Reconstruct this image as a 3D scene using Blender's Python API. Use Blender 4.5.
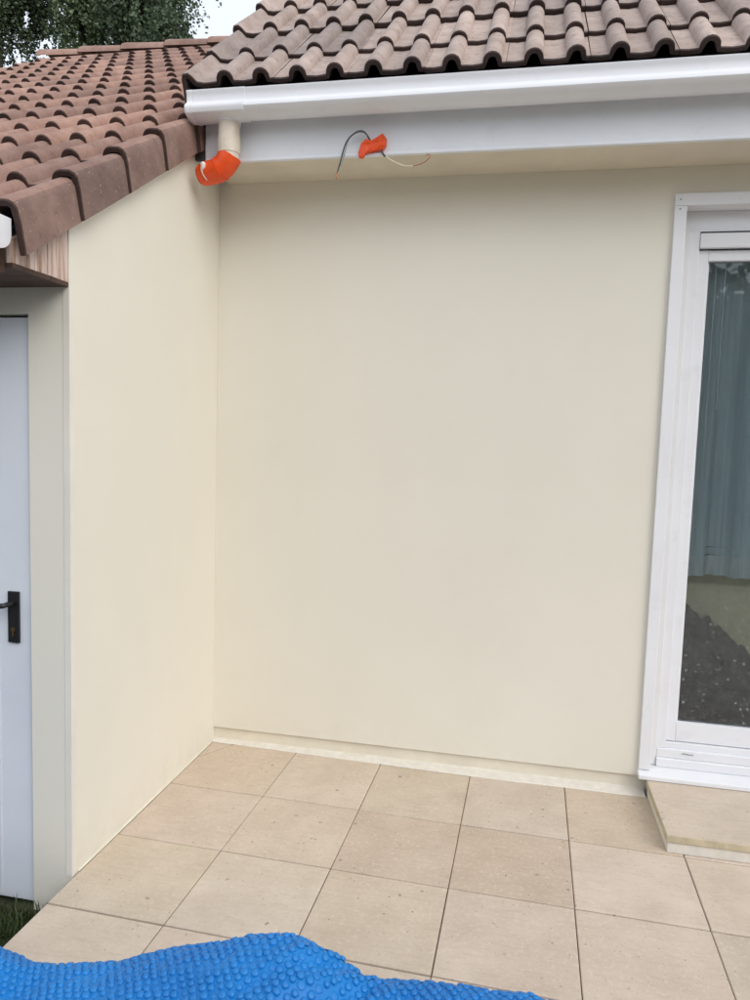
import bpy, math, random
from mathutils import Vector, Matrix, noise
random.seed(7)
SC = bpy.context.scene
for o in list(bpy.data.objects): bpy.data.objects.remove(o)
C = SC.collection

# ------------------------------------------------------------------ camera
cam_d = bpy.data.cameras.new('camera'); cam = bpy.data.objects.new('camera', cam_d); C.objects.link(cam)
YAW, PITCH, ROLL = 0.195419862, -0.0860464709, 0.0313716961
cp, sp, cy, sy = math.cos(PITCH), math.sin(PITCH), math.cos(YAW), math.sin(YAW)
fwd = Vector((-sy*cp, cy*cp, sp)); rgt = Vector((cy, sy, 0)); upv = rgt.cross(fwd)
r2 = rgt*math.cos(ROLL) + upv*math.sin(ROLL); u2 = -rgt*math.sin(ROLL) + upv*math.cos(ROLL)
cam.matrix_world = Matrix(((r2.x, u2.x, -fwd.x, 1.36519668), (r2.y, u2.y, -fwd.y, -3.10919987),
                           (r2.z, u2.z, -fwd.z, 1.45801886), (0, 0, 0, 1)))
cam_d.sensor_fit = 'HORIZONTAL'; cam_d.sensor_width = 36.0; cam_d.lens = 36.0*719.5/750.0
cam_d.clip_start = 0.05; cam_d.clip_end = 2000
SC.camera = cam
SC.cycles.max_bounces = 7; SC.cycles.transparent_max_bounces = 8
SC.render.resolution_x = 768; SC.render.resolution_y = 1024

# ------------------------------------------------------------------ sky, sun, exposure
W = bpy.data.worlds.new('World'); SC.world = W; W.use_nodes = True
wn = W.node_tree.nodes; wl = W.node_tree.links; wn.clear()
sky = wn.new('ShaderNodeTexSky'); sky.sky_type = 'NISHITA'; sky.sun_disc = False
SUN_EL, SUN_AZ = math.radians(38), math.radians(132)       # azimuth clockwise from +Y
sky.sun_elevation = SUN_EL; sky.sun_rotation = SUN_AZ
sky.air_density = 1.0; sky.dust_density = 5.0; sky.ozone_density = 1.0
hs = wn.new('ShaderNodeHueSaturation'); hs.inputs['Saturation'].default_value = 0.60
bg = wn.new('ShaderNodeBackground'); bg.inputs['Strength'].default_value = 0.12
wo = wn.new('ShaderNodeOutputWorld')
cl = wn.new('ShaderNodeMix'); cl.data_type = 'RGBA'; cl.inputs[0].default_value = 0.55      # even bright cloud layer
cl.inputs[7].default_value = (11.0, 11.8, 13.1, 1)
wl.new(sky.outputs[0], hs.inputs['Color']); wl.new(hs.outputs[0], cl.inputs[6]); wl.new(cl.outputs[2], bg.inputs['Color']); wl.new(bg.outputs[0], wo.inputs['Surface'])
sd = bpy.data.lights.new('sun', 'SUN'); so = bpy.data.objects.new('sun', sd); C.objects.link(so)
sd.energy = 0.6; sd.angle = math.radians(40); sd.color = (1.0, 0.985, 0.965)
sdir = Vector((math.sin(SUN_AZ)*math.cos(SUN_EL), math.cos(SUN_AZ)*math.cos(SUN_EL), math.sin(SUN_EL)))
so.rotation_euler = sdir.to_track_quat('Z', 'Y').to_euler(); so.location = (6, -8, 12)
SC.view_settings.view_transform = 'Standard'; SC.view_settings.look = 'None'
SC.view_settings.gamma = 1.0; SC.view_settings.exposure = 0.20; SC.view_settings.use_curve_mapping = False

# ------------------------------------------------------------------ material helpers
def new_mat(name):
    m = bpy.data.materials.new(name); m.use_nodes = True
    nt = m.node_tree; b = nt.nodes['Principled BSDF']
    return m, nt, b
def N(nt, t, **kw):
    n = nt.nodes.new(t)
    for k, v in kw.items():
        if hasattr(n, k): setattr(n, k, v)
        else: n.inputs[k].default_value = v
    return n
def coords(nt, kind='Object', scale=(1, 1, 1)):
    tc = N(nt, 'ShaderNodeTexCoord'); mp = N(nt, 'ShaderNodeMapping'); mp.inputs['Scale'].default_value = scale
    nt.links.new(tc.outputs[kind], mp.inputs['Vector']); return mp.outputs['Vector']
def wpos(nt, scale=(1, 1, 1)):
    g = N(nt, 'ShaderNodeNewGeometry'); mp = N(nt, 'ShaderNodeMapping'); mp.inputs['Scale'].default_value = scale
    nt.links.new(g.outputs['Position'], mp.inputs['Vector']); return mp.outputs['Vector']
def noise_n(nt, vec, scale, detail=4, rough=0.6):
    n = N(nt, 'ShaderNodeTexNoise'); n.inputs['Scale'].default_value = scale
    n.inputs['Detail'].default_value = detail; n.inputs['Roughness'].default_value = rough
    nt.links.new(vec, n.inputs['Vector']); return n.outputs['Fac']
def ramp(nt, fac, stops):
    r = N(nt, 'ShaderNodeValToRGB'); e = r.color_ramp.elements
    while len(e) < len(stops): e.new(0.5)
    for el, (p, c) in zip(e, stops):
        el.position = p; el.color = (c[0], c[1], c[2], 1) if not isinstance(c, (int, float)) else (c, c, c, 1)
    nt.links.new(fac, r.inputs['Fac']); return r.outputs['Color']
def mix(nt, fac, a, b, mode='MIX'):
    m = N(nt, 'ShaderNodeMix'); m.data_type = 'RGBA'; m.blend_type = mode
    for s, v in ((m.inputs[0], fac), (m.inputs[6], a), (m.inputs[7], b)):
        if isinstance(v, (int, float)): s.default_value = v
        elif isinstance(v, tuple): s.default_value = (v[0], v[1], v[2], 1)
        else: nt.links.new(v, s)
    return m.outputs[2]
def bump(nt, b, h, strength=0.2, dist=0.002):
    n = N(nt, 'ShaderNodeBump'); n.inputs['Strength'].default_value = strength; n.inputs['Distance'].default_value = dist
    nt.links.new(h, n.inputs['Height']); nt.links.new(n.outputs['Normal'], b.inputs['Normal'])

def simple(name, col, rough=0.5, var=0.06, nscale=6.0, bstr=0.0, bscale=200, metallic=0.0, spec=0.5, stretch=(1, 1, 1), dirt=0.0, dirtcol=(.2, .17, .13), dscale=25):
    m, nt, b = new_mat(name); v = wpos(nt, stretch)
    f = noise_n(nt, v, nscale, 5)
    dk = tuple(c*(1-var*2) for c in col); lt = tuple(min(1, c*(1+var)) for c in col)
    c = ramp(nt, f, [(0.3, dk), (0.7, lt)])
    if dirt:
        d = ramp(nt, noise_n(nt, v, dscale, 6, .7), [(0.56, 0.0), (0.75, 1.0)])
        mm = N(nt, 'ShaderNodeMath', operation='MULTIPLY'); nt.links.new(d, mm.inputs[0]); mm.inputs[1].default_value = dirt
        c = mix(nt, mm.outputs[0], c, dirtcol)
    nt.links.new(c, b.inputs['Base Color']); b.inputs['Roughness'].default_value = rough
    b.inputs['Metallic'].default_value = metallic; b.inputs['Specular IOR Level'].default_value = spec
    if bstr: bump(nt, b, noise_n(nt, v, bscale, 3), bstr, 0.001)
    return m
M = {}
# cream render: fine trowelled grain, faint cloudy staining, rain streaks
def render_mat():
    m, nt, b = new_mat('cream_render'); v = wpos(nt)
    c = ramp(nt, noise_n(nt, v, 1.1, 4, .55), [(.3, (.765, .730, .628)), (.7, (.80, .767, .666))])
    st = ramp(nt, noise_n(nt, wpos(nt, (1, 1, .8)), 2.6, 6, .7), [(.5, 0.0), (.8, .16)])
    c = mix(nt, st, c, (.66, .61, .50))
    gr = ramp(nt, noise_n(nt, v, 420, 2, .6), [(.25, .80), (.5, 1.0), (.75, 1.06)])
    c = mix(nt, .55, c, mix(nt, 1.0, c, gr, 'MULTIPLY'))
    # soft grime just above the paving
    g = N(nt, 'ShaderNodeNewGeometry'); sx = N(nt, 'ShaderNodeSeparateXYZ'); nt.links.new(g.outputs['Position'], sx.inputs[0])
    mr = N(nt, 'ShaderNodeMapRange'); mr.inputs[1].default_value = .17; mr.inputs[2].default_value = .0; mr.inputs[3].default_value = 0; mr.inputs[4].default_value = .22
    nt.links.new(sx.outputs['Z'], mr.inputs[0])
    mu = N(nt, 'ShaderNodeMath', operation='MULTIPLY'); nt.links.new(mr.outputs[0], mu.inputs[0]); nt.links.new(ramp(nt, noise_n(nt, v, 14, 6, .7), [(.42, 0.0), (.72, 1.0)]), mu.inputs[1])
    c = mix(nt, mu.outputs[0], c, (.52, .44, .33))
    nt.links.new(c, b.inputs['Base Color']); b.inputs['Roughness'].default_value = .9; b.inputs['Specular IOR Level'].default_value = .2
    h = N(nt, 'ShaderNodeMath', operation='MULTIPLY_ADD'); h.inputs[1].default_value = .35
    nt.links.new(noise_n(nt, v, 380, 3), h.inputs[0]); nt.links.new(noise_n(nt, v, 5, 3), h.inputs[2])
    bump(nt, b, h.outputs[0], .3, .002)
    return m
M['render'] = render_mat()
M['bead'] = simple('corner_bead_cream', (.78, .745, .66), .85, .03, 5, .1, 300)
M['plinth'] = simple('plinth_cream', (.74, .69, .57), .9, .04, 9, .3, 150, dirt=.18, dirtcol=(.55, .49, .40), dscale=14)
M['mortar'] = simple('pale_mortar', (.76, .72, .64), .95, .05, 30, .5, 120, dirt=.15, dirtcol=(.45, .38, .3), dscale=40)
M['pvc'] = simple('white_pvc', (.81, .82, .845), .38, .02, 3, .03, 60, dirt=.18, dirtcol=(.5, .48, .45), dscale=11)
M['pvc_fascia'] = simple('white_pvc_fascia', (.80, .825, .865), .42, .03, 3, .03, 60, dirt=.15, dirtcol=(.5, .48, .45), dscale=9)
M['soffit'] = simple('beige_soffit', (.70, .64, .52), .8, .04, 6, .1, 200)
M['pipe'] = simple('cream_pipe', (.68, .60, .49), .45, .05, 18, .05, 80, dirt=.25)
M['orange'] = simple('orange_plastic', (.86, .085, .008), .42, .06, 22, .25, 70)
M['orange_dark'] = simple('faded_red_tape', (.50, .10, .045), .6, .12, 60)
M['foam'] = simple('white_sealant', (.78, .75, .68), .7, .05, 60, .4, 200)
M['wire_dark'] = simple('dark_wire', (.07, .078, .085), .45)
M['wire_grey'] = simple('grey_wire', (.34, .36, .36), .5)
M['wire_cream'] = simple('cream_wire', (.66, .60, .46), .5)
M['copper'] = simple('copper', (.45, .2, .1), .4, metallic=.8)
M['dark_under'] = simple('dark_eave_board', (.085, .083, .09), .8, .15, 20)
M['brown_board'] = simple('brown_stained_board', (.075, .042, .030), .65, .18, 8, .2, 60, stretch=(.3, 6, 6))
M['black'] = simple('black_metal', (.012, .012, .014), .35, .1, 30)
M['brass'] = simple('lock_brass', (.12, .08, .03), .45, metallic=.6)
M['step_edge'] = simple('yellowed_stone_edge', (.58, .50, .345), .85, .12, 18, .4, 150)
M['room'] = simple('room_wall', (.30, .29, .27), .8)
M['room_floor'] = simple('room_floor', (.16, .12, .09), .5)
M['sofa'] = simple('beige_fabric', (.64, .54, .34), .9, .06, 30, .3, 300)
M['throw'] = simple('charcoal_fabric', (.085, .083, .085), .95, .45, 17, .4, 250)
M['bark'] = simple('bark', (.10, .085, .07), .9, .25, 12, .5, 40)
M['soil'] = simple('soil_turf', (.055, .06, .028), .95, .3, 8, .4, 60)
M['sub'] = simple('joint_sand', (.20, .155, .115), .95, .25, 40, .4, 200)

def door_mat():
    m, nt, b = new_mat('white_door_paint'); v = wpos(nt)
    c = ramp(nt, noise_n(nt, v, 4, 4), [(.3, (.67, .70, .75)), (.7, (.72, .75, .79))])
    # chipped paint close to the closing edge
    g = N(nt, 'ShaderNodeNewGeometry'); sx = N(nt, 'ShaderNodeSeparateXYZ'); nt.links.new(g.outputs['Position'], sx.inputs[0])
    mr = N(nt, 'ShaderNodeMapRange'); mr.inputs[1].default_value = -.172; mr.inputs[2].default_value = -.143
    nt.links.new(sx.outputs['X'], mr.inputs[0])
    nf = noise_n(nt, wpos(nt, (1.6, 1.6, .8)), 42, 4, .7)
    mu = N(nt, 'ShaderNodeMath', operation='MULTIPLY'); nt.links.new(mr.outputs[0], mu.inputs[0]); nt.links.new(nf, mu.inputs[1])
    ch = ramp(nt, mu.outputs[0], [(.50, 0.0), (.53, 1.0)])
    c = mix(nt, ch, c, (.36, .31, .25))
    nt.links.new(c, b.inputs['Base Color']); b.inputs['Roughness'].default_value = .45
    return m
M['door'] = door_mat()

def tile_mat(name, lo, hi, stain, stain_amt, lichen):
    m, nt, b = new_mat(name); v = wpos(nt)
    oi = N(nt, 'ShaderNodeObjectInfo')
    c = ramp(nt, noise_n(nt, v, 9, 5, .65), [(.3, lo), (.72, hi)])
    sc_ = mix(nt, 1.0, ramp(nt, oi.outputs['Random'], [(0, (.74, .75, .77)), (.5, (1.0, .98, .97)), (1, (1.17, 1.15, 1.12))]), ramp(nt, noise_n(nt, v, 2.1, 5, .7), [(.3, .78), (.7, 1.12)]), 'MULTIPLY')
    c = mix(nt, 1.0, c, sc_, 'MULTIPLY')
    d = ramp(nt, noise_n(nt, v, 34, 6, .75), [(.54, 0.0), (.74, 1.0)])
    mu = N(nt, 'ShaderNodeMath', operation='MULTIPLY'); nt.links.new(d, mu.inputs[0]); mu.inputs[1].default_value = stain_amt
    c = mix(nt, mu.outputs[0], c, stain)
    l = ramp(nt, noise_n(nt, v, 95, 3, .6), [(.66, 0.0), (.70, 1.0)])
    mu2 = N(nt, 'ShaderNodeMath', operation='MULTIPLY'); nt.links.new(l, mu2.inputs[0]); mu2.inputs[1].default_value = lichen
    c = mix(nt, mu2.outputs[0], c, (.50, .46, .41))
    nt.links.new(c, b.inputs['Base Color']); b.inputs['Roughness'].default_value = .85; b.inputs['Specular IOR Level'].default_value = .3
    bump(nt, b, noise_n(nt, v, 230, 4, .7), .35, .002)
    return m
M['tile_left'] = tile_mat('weathered_pink_roof_tile', (.285, .172, .136), (.42, .275, .222), (.11, .068, .052), .6, .4)
M['tile_flap'] = tile_mat('brown_verge_flap', (.20, .128, .105), (.31, .21, .175), (.10, .068, .056), .6, .6)
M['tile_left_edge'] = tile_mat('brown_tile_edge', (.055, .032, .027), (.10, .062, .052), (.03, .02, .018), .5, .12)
M['tile_right'] = tile_mat('weathered_grey_brown_roof_tile', (.36, .285, .25), (.52, .43, .385), (.11, .085, .07), .75, .4)
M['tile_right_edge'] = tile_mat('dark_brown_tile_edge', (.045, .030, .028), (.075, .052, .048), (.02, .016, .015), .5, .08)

def paving_mat():
    m, nt, b = new_mat('sandstone_paving'); v = wpos(nt)
    oi = N(nt, 'ShaderNodeObjectInfo')
    base = ramp(nt, noise_n(nt, v, 5, 6, .65), [(.28, (.86, .84, .81)), (.75, (1.05, 1.05, 1.05))])
    c = mix(nt, 1.0, oi.outputs['Color'], base, 'MULTIPLY')
    wv = ramp(nt, noise_n(nt, wpos(nt, (1, 7, 1)), 9, 5, .7), [(.5, 0.0), (.8, .35)])
    c = mix(nt, wv, c, (.36, .26, .185))
    wh = ramp(nt, noise_n(nt, v, 60, 5, .75), [(.52, 0.0), (.68, .6)])
    c = mix(nt, wh, c, (.70, .62, .53))
    sc_ = ramp(nt, noise_n(nt, v, 2.3, 6, .72), [(.52, 0.0), (.74, .38)])
    c = mix(nt, sc_, c, (.43, .335, .26))
    gt = ramp(nt, noise_n(nt, v, 190, 3, .7), [(.64, 0.0), (.70, .6)])
    c = mix(nt, gt, c, (.27, .205, .15))
    gl_ = ramp(nt, noise_n(nt, wpos(nt, (1.1, 1, 1)), 150, 3, .7), [(.65, 0.0), (.70, .55)])
    c = mix(nt, gl_, c, (.74, .69, .62))
    # sparse dark pits
    mus = []
    for sc2, cut in ((30, .86), (62, .74), (120, .70)):
        vo = N(nt, 'ShaderNodeTexVoronoi'); vo.inputs['Scale'].default_value = sc2
        wrp = N(nt, 'ShaderNodeVectorMath', operation='ADD'); wn_ = N(nt, 'ShaderNodeTexNoise'); wn_.inputs['Scale'].default_value = sc2*2.2; nt.links.new(v, wn_.inputs['Vector'])
        ws = N(nt, 'ShaderNodeVectorMath', operation='SCALE'); ws.inputs[3].default_value = .5/sc2; nt.links.new(wn_.outputs['Color'], ws.inputs[0])
        nt.links.new(v, wrp.inputs[0]); nt.links.new(ws.outputs[0], wrp.inputs[1]); nt.links.new(wrp.outputs[0], vo.inputs['Vector'])
        sp3 = N(nt, 'ShaderNodeSeparateColor'); nt.links.new(vo.outputs['Color'], sp3.inputs[0])
        sz = N(nt, 'ShaderNodeMapRange'); sz.inputs[1].default_value = cut; sz.inputs[2].default_value = 1.0; sz.inputs[3].default_value = 0.0; sz.inputs[4].default_value = .22
        nt.links.new(sp3.outputs[0], sz.inputs[0])
        lt_ = N(nt, 'ShaderNodeMath', operation='LESS_THAN'); nt.links.new(vo.outputs['Distance'], lt_.inputs[0]); nt.links.new(sz.outputs[0], lt_.inputs[1]); mus.append(lt_.outputs[0])
    mx_ = N(nt, 'ShaderNodeMath', operation='MAXIMUM'); nt.links.new(mus[0], mx_.inputs[0]); nt.links.new(mus[1], mx_.inputs[1])
    mx2 = N(nt, 'ShaderNodeMath', operation='MAXIMUM'); nt.links.new(mx_.outputs[0], mx2.inputs[0]); nt.links.new(mus[2], mx2.inputs[1])
    mu = N(nt, 'ShaderNodeMath', operation='MULTIPLY'); nt.links.new(mx2.outputs[0], mu.inputs[0]); nt.links.new(ramp(nt, noise_n(nt, v, 3.5, 3), [(.35, .15), (.65, .8)]), mu.inputs[1])
    c = mix(nt, mu.outputs[0], c, (.20, .145, .10))
    nt.links.new(c, b.inputs['Base Color']); b.inputs['Roughness'].default_value = .78; b.inputs['Specular IOR Level'].default_value = .35
    h = N(nt, 'ShaderNodeMath', operation='SUBTRACT'); nt.links.new(noise_n(nt, v, 120, 5, .7), h.inputs[0]); nt.links.new(mu.outputs[0], h.inputs[1])
    bump(nt, b, h.outputs[0], .3, .0015)
    return m
M['paving'] = paving_mat()

def wood_mat():
    m, nt, b = new_mat('weathered_wood'); v = wpos(nt, (60, 60, 3.5))
    oi = N(nt, 'ShaderNodeObjectInfo')
    c = ramp(nt, noise_n(nt, v, 1.0, 6, .7), [(.28, (.13, .065, .045)), (.40, (.40, .27, .20)), (.52, (.60, .48, .41)), (.7, (.74, .66, .61))])
    c = mix(nt, 1.0, c, ramp(nt, oi.outputs['Random'], [(0, (.8, .75, .72)), (1, (1.1, 1.08, 1.1))]), 'MULTIPLY')
    nt.links.new(c, b.inputs['Base Color']); b.inputs['Roughness'].default_value = .9
    bump(nt, b, noise_n(nt, v, 1.5, 4), .4, .002)
    return m
M['wood'] = wood_mat()

def leaf_mat(name, a, c_):
    m, nt, b = new_mat(name); v = wpos(nt)
    g = N(nt, 'ShaderNodeNewGeometry')
    col = ramp(nt, g.outputs['Random Per Island'], [(0, a), (1, c_)])
    col = mix(nt, 1.0, col, ramp(nt, noise_n(nt, v, 1.7, 4), [(.32, .55), (.68, 1.45)]), 'MULTIPLY')
    nt.links.new(col, b.inputs['Base Color']); b.inputs['Roughness'].default_value = .5
    t = N(nt, 'ShaderNodeBsdfTranslucent'); nt.links.new(col, t.inputs['Color'])
    ms = N(nt, 'ShaderNodeMixShader'); ms.inputs[0].default_value = .25
    nt.links.new(b.outputs[0], ms.inputs[1]); nt.links.new(t.outputs[0], ms.inputs[2])
    nt.links.new(ms.outputs[0], nt.nodes['Material Output'].inputs['Surface'])
    return m
M['leaf_a'] = leaf_mat('birch_leaf', (.06, .10, .045), (.18, .23, .12))
M['leaf_b'] = leaf_mat('deep_leaf', (.05, .085, .045), (.15, .19, .105))
M['grass'] = leaf_mat('grass_blade', (.025, .055, .010), (.085, .12, .03))

def cover_mat():
    m, nt, b = new_mat('blue_bubble_plastic'); v = wpos(nt)
    c = ramp(nt, noise_n(nt, v, 5, 4), [(.3, (.003, .155, .47)), (.7, (.008, .215, .58))])
    nt.links.new(c, b.inputs['Base Color']); b.inputs['Roughness'].default_value = .46
    b.inputs['Subsurface Weight'].default_value = .0
    return m
M['cover'] = cover_mat()

def curtain_mat(name, col):
    m, nt, b = new_mat(name); v = wpos(nt, (40, 40, 2))
    c = ramp(nt, noise_n(nt, v, 1.0, 4), [(.3, tuple(x*.85 for x in col)), (.7, tuple(min(1, x*1.1) for x in col))])
    nt.links.new(c, b.inputs['Base Color']); b.inputs['Roughness'].default_value = .8
    t = N(nt, 'ShaderNodeBsdfTranslucent'); nt.links.new(c, t.inputs['Color'])
    ms = N(nt, 'ShaderNodeMixShader'); ms.inputs[0].default_value = .45
    nt.links.new(b.outputs[0], ms.inputs[1]); nt.links.new(t.outputs[0], ms.inputs[2]); nt.links.new(ms.outputs[0], nt.nodes['Material Output'].inputs['Surface'])
    return m
M['curtain'] = curtain_mat('teal_grey_curtain', (.84, .93, .97))
M['hem'] = curtain_mat('pale_teal_hem', (.9, .93, .93))

def glass_mat():
    m, nt, b = new_mat('window_glass'); nt.nodes.remove(b)
    out = nt.nodes['Material Output']
    tr = N(nt, 'ShaderNodeBsdfTransparent'); tr.inputs['Color'].default_value = (.88, .93, .94, 1)
    gl = N(nt, 'ShaderNodeBsdfGlossy'); gl.inputs['Roughness'].default_value = .01; gl.inputs['Color'].default_value = (.95, .98, 1, 1)
    fr = N(nt, 'ShaderNodeFresnel'); fr.inputs['IOR'].default_value = 1.5
    ms = N(nt, 'ShaderNodeMixShader'); nt.links.new(fr.outputs[0], ms.inputs[0]); nt.links.new(tr.outputs[0], ms.inputs[1]); nt.links.new(gl.outputs[0], ms.inputs[2])
    # dried water spots and dust, thicker near the bottom of the pane
    di = N(nt, 'ShaderNodeBsdfDiffuse'); di.inputs['Color'].default_value = (.55, .56, .56, 1)
    v = wpos(nt)
    vo = N(nt, 'ShaderNodeTexVoronoi'); vo.inputs['Scale'].default_value = 34; nt.links.new(v, vo.inputs['Vector'])
    s1 = ramp(nt, vo.outputs['Distance'], [(.16, .55), (.26, 0.0)])
    s2 = ramp(nt, noise_n(nt, v, 22, 4, .7), [(.47, 0.0), (.60, 1.0)])
    vo2 = N(nt, 'ShaderNodeTexVoronoi'); vo2.inputs['Scale'].default_value = 110; nt.links.new(v, vo2.inputs['Vector'])
    s3 = ramp(nt, vo2.outputs['Distance'], [(.14, .45), (.26, 0.0)])
    a = N(nt, 'ShaderNodeMath', operation='MULTIPLY'); nt.links.new(s1, a.inputs[0]); nt.links.new(s2, a.inputs[1])
    a3 = N(nt, 'ShaderNodeMath', operation='MULTIPLY'); nt.links.new(s3, a3.inputs[0]); nt.links.new(s2, a3.inputs[1])
    mx = N(nt, 'ShaderNodeMath', operation='MAXIMUM'); nt.links.new(a.outputs[0], mx.inputs[0]); nt.links.new(a3.outputs[0], mx.inputs[1])
    g = N(nt, 'ShaderNodeNewGeometry'); sx = N(nt, 'ShaderNodeSeparateXYZ'); nt.links.new(g.outputs['Position'], sx.inputs[0])
    mr = N(nt, 'ShaderNodeMapRange'); mr.inputs[1].default_value = .95; mr.inputs[2].default_value = .45; mr.inputs[3].default_value = .03; mr.inputs[4].default_value = .8
    nt.links.new(sx.outputs['Z'], mr.inputs[0])
    mm = N(nt, 'ShaderNodeMath', operation='MULTIPLY'); nt.links.new(mx.outputs[0], mm.inputs[0]); nt.links.new(mr.outputs[0], mm.inputs[1])
    ad = N(nt, 'ShaderNodeMath', operation='ADD'); nt.links.new(mm.outputs[0], ad.inputs[0]); ad.inputs[1].default_value = .035
    ms2 = N(nt, 'ShaderNodeMixShader'); nt.links.new(ad.outputs[0], ms2.inputs[0]); nt.links.new(ms.outputs[0], ms2.inputs[1]); nt.links.new(di.outputs[0], ms2.inputs[2])
    nt.links.new(ms2.outputs[0], out.inputs['Surface'])
    return m
M['glass'] = glass_mat()

# ------------------------------------------------------------------ mesh helpers
class MB:
    def __init__(s): s.v = []; s.f = []; s.mi = []
    def add(s, vs, fs, mi=0):
        o = len(s.v); s.v += [tuple(x) for x in vs]; s.f += [tuple(i+o for i in f) for f in fs]; s.mi += [mi]*len(fs); return s
    def box(s, x0, x1, y0, y1, z0, z1, mi=0):
        vs = [(x, y, z) for z in (z0, z1) for y in (y0, y1) for x in (x0, x1)]
        return s.add(vs, [(0, 2, 3, 1), (4, 5, 7, 6), (0, 1, 5, 4), (2, 6, 7, 3), (0, 4, 6, 2), (1, 3, 7, 5)], mi)
    def prism(s, poly, axis, a0, a1, mi=0):
        """poly of 2-D points extruded along axis 0 (poly=(y,z)), 1 (x,z) or 2 (x,y)"""
        def P(q, a): return (a, q[0], q[1]) if axis == 0 else (q[0], a, q[1]) if axis == 1 else (q[0], q[1], a)
        n = len(poly); vs = [P(q, a0) for q in poly] + [P(q, a1) for q in poly]
        fs = [tuple(range(n))[::-1], tuple(range(n, 2*n))] + [(i, (i+1) % n, n+(i+1) % n, n+i) for i in range(n)]
        return s.add(vs, fs, mi)
    def tube(s, pts, r, seg=12, mi=0, cap=True):
        pts = [Vector(p) for p in pts]; n = len(pts); rr = r if isinstance(r, (list, tuple)) else [r]*n
        t0 = (pts[1]-pts[0]).normalized(); a = t0.orthogonal().normalized(); vs = []
        for i, p in enumerate(pts):
            t = (pts[min(i+1, n-1)]-pts[max(i-1, 0)]).normalized()
            a = (a - t*a.dot(t)).normalized(); b = t.cross(a)
            for k in range(seg):
                an = 2*math.pi*k/seg; vs.append(p + (a*math.cos(an)+b*math.sin(an))*rr[i])
        fs = [(i*seg+k, i*seg+(k+1) % seg, (i+1)*seg+(k+1) % seg, (i+1)*seg+k) for i in range(n-1) for k in range(seg)]
        if cap: fs += [tuple(range(seg))[::-1], tuple(range((n-1)*seg, n*seg))]
        return s.add(vs, fs, mi)
    def mesh(s, name, mats, smooth=False):
        me = bpy.data.meshes.new(name); me.from_pydata(s.v, [], s.f)
        for m in (mats if isinstance(mats, (list, tuple)) else [mats]): me.materials.append(M[m])
        if len(set(s.mi)) > 1: me.polygons.foreach_set('material_index', s.mi)
        if smooth: me.polygons.foreach_set('use_smooth', [True]*len(me.polygons))
        me.update(); return me
def link(name, me, parent=None):
    o = bpy.data.objects.new(name, me); C.objects.link(o); o.parent = parent; return o
def bevel(o, w=.003, seg=2):
    import bmesh
    bm = bmesh.new(); bm.from_mesh(o.data); bmesh.ops.recalc_face_normals(bm, faces=bm.faces)
    ed = [e for e in bm.edges if len(e.link_faces) == 2 and e.calc_face_angle(0) > .5]
    bmesh.ops.bevel(bm, geom=ed, offset=w, segments=seg, affect='EDGES', profile=.6)
    bm.to_mesh(o.data); bm.free(); return o
def build(mb, name, mats, parent=None, bev=0, smooth=False):
    o = link(name, mb.mesh(name, mats, smooth), parent)
    if bev: bevel(o, bev)
    else:
        import bmesh
        bm = bmesh.new(); bm.from_mesh(o.data); bmesh.ops.recalc_face_normals(bm, faces=bm.faces); bm.to_mesh(o.data); bm.free()
    if smooth:
        o.data.polygons.foreach_set('use_smooth', [True]*len(o.data.polygons)); o.data.set_sharp_from_angle(angle=math.radians(38))
    return o
def boxo(name, mat, parent, x0, x1, y0, y1, z0, z1, bev=0):
    return build(MB().box(x0, x1, y0, y1, z0, z1), name, mat, parent, bev)
def empty(name, loc, label, cat, group=None):
    o = link(name, None); o.location = loc; o['label'] = label; o['category'] = cat
    if group: o['group'] = group
    o.empty_display_size = .1; return o
def tag(o, label, cat, group=None, kind=None):
    if label: o['label'] = label
    if cat: o['category'] = cat
    if group: o['group'] = group
    if kind: o['kind'] = kind
    return o
def catmull(P, n):
    P = [Vector(p) for p in P]; out = []
    for i in range(len(P)-1):
        p0, p1, p2, p3 = P[max(i-1, 0)], P[i], P[i+1], P[min(i+2, len(P)-1)]
        for k in range(n):
            t = k/n; out.append(.5*((2*p1)+(p2-p0)*t+(2*p0-5*p1+4*p2-p3)*t*t+(3*p1-p0-3*p2+p3)*t**3))
    out.append(P[-1]); return out

# ------------------------------------------------------------------ ground and terrace
GZ = -.135
ground = build(MB().add([(-400, -400, GZ), (400, -400, GZ), (400, 400, GZ), (-400, 400, GZ)], [(0, 1, 2, 3)]), 'ground', 'soil'); ground['kind'] = 'structure'
terrace = boxo('terrace', 'sub', None, 0.004, 6.4, -5.0, -0.004, GZ-.05, -.008); terrace['kind'] = 'structure'
S, OX, OY, TH = .4, .02059, -.036815, -.01953
def gpt(c, r):
    X, Y = c*S, -r*S
    return (OX+X*math.cos(TH)-Y*math.sin(TH), OY+X*math.sin(TH)+Y*math.cos(TH))
def clip(poly, a, b, c):            # keep a*x+b*y <= c
    out = []
    for i, p in enumerate(poly):
        q = poly[(i+1) % len(poly)]; dp = a*p[0]+b*p[1]-c; dq = a*q[0]+b*q[1]-c
        if dp <= 0: out.append(p)
        if (dp < 0 < dq) or (dq < 0 < dp):
            t = dp/(dp-dq); out.append((p[0]+(q[0]-p[0])*t, p[1]+(q[1]-p[1])*t))
    return out
def inset(poly, d):
    n = len(poly); cx = sum(p[0] for p in poly)/n; cyy = sum(p[1] for p in poly)/n; out = list(poly)
    for i in range(n):              # clip by every edge moved inward
        p, q = poly[i], poly[(i+1) % n]; ex, ey = q[0]-p[0], q[1]-p[1]; l = math.hypot(ex, ey)
        if l < 1e-6: continue
        a, b = ey/l, -ex/l
        if a*(cx-p[0])+b*(cyy-p[1]) > 0: a, b = -a, -b
        out = clip(out, a, b, a*p[0]+b*p[1]-d)
    return out
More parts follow.
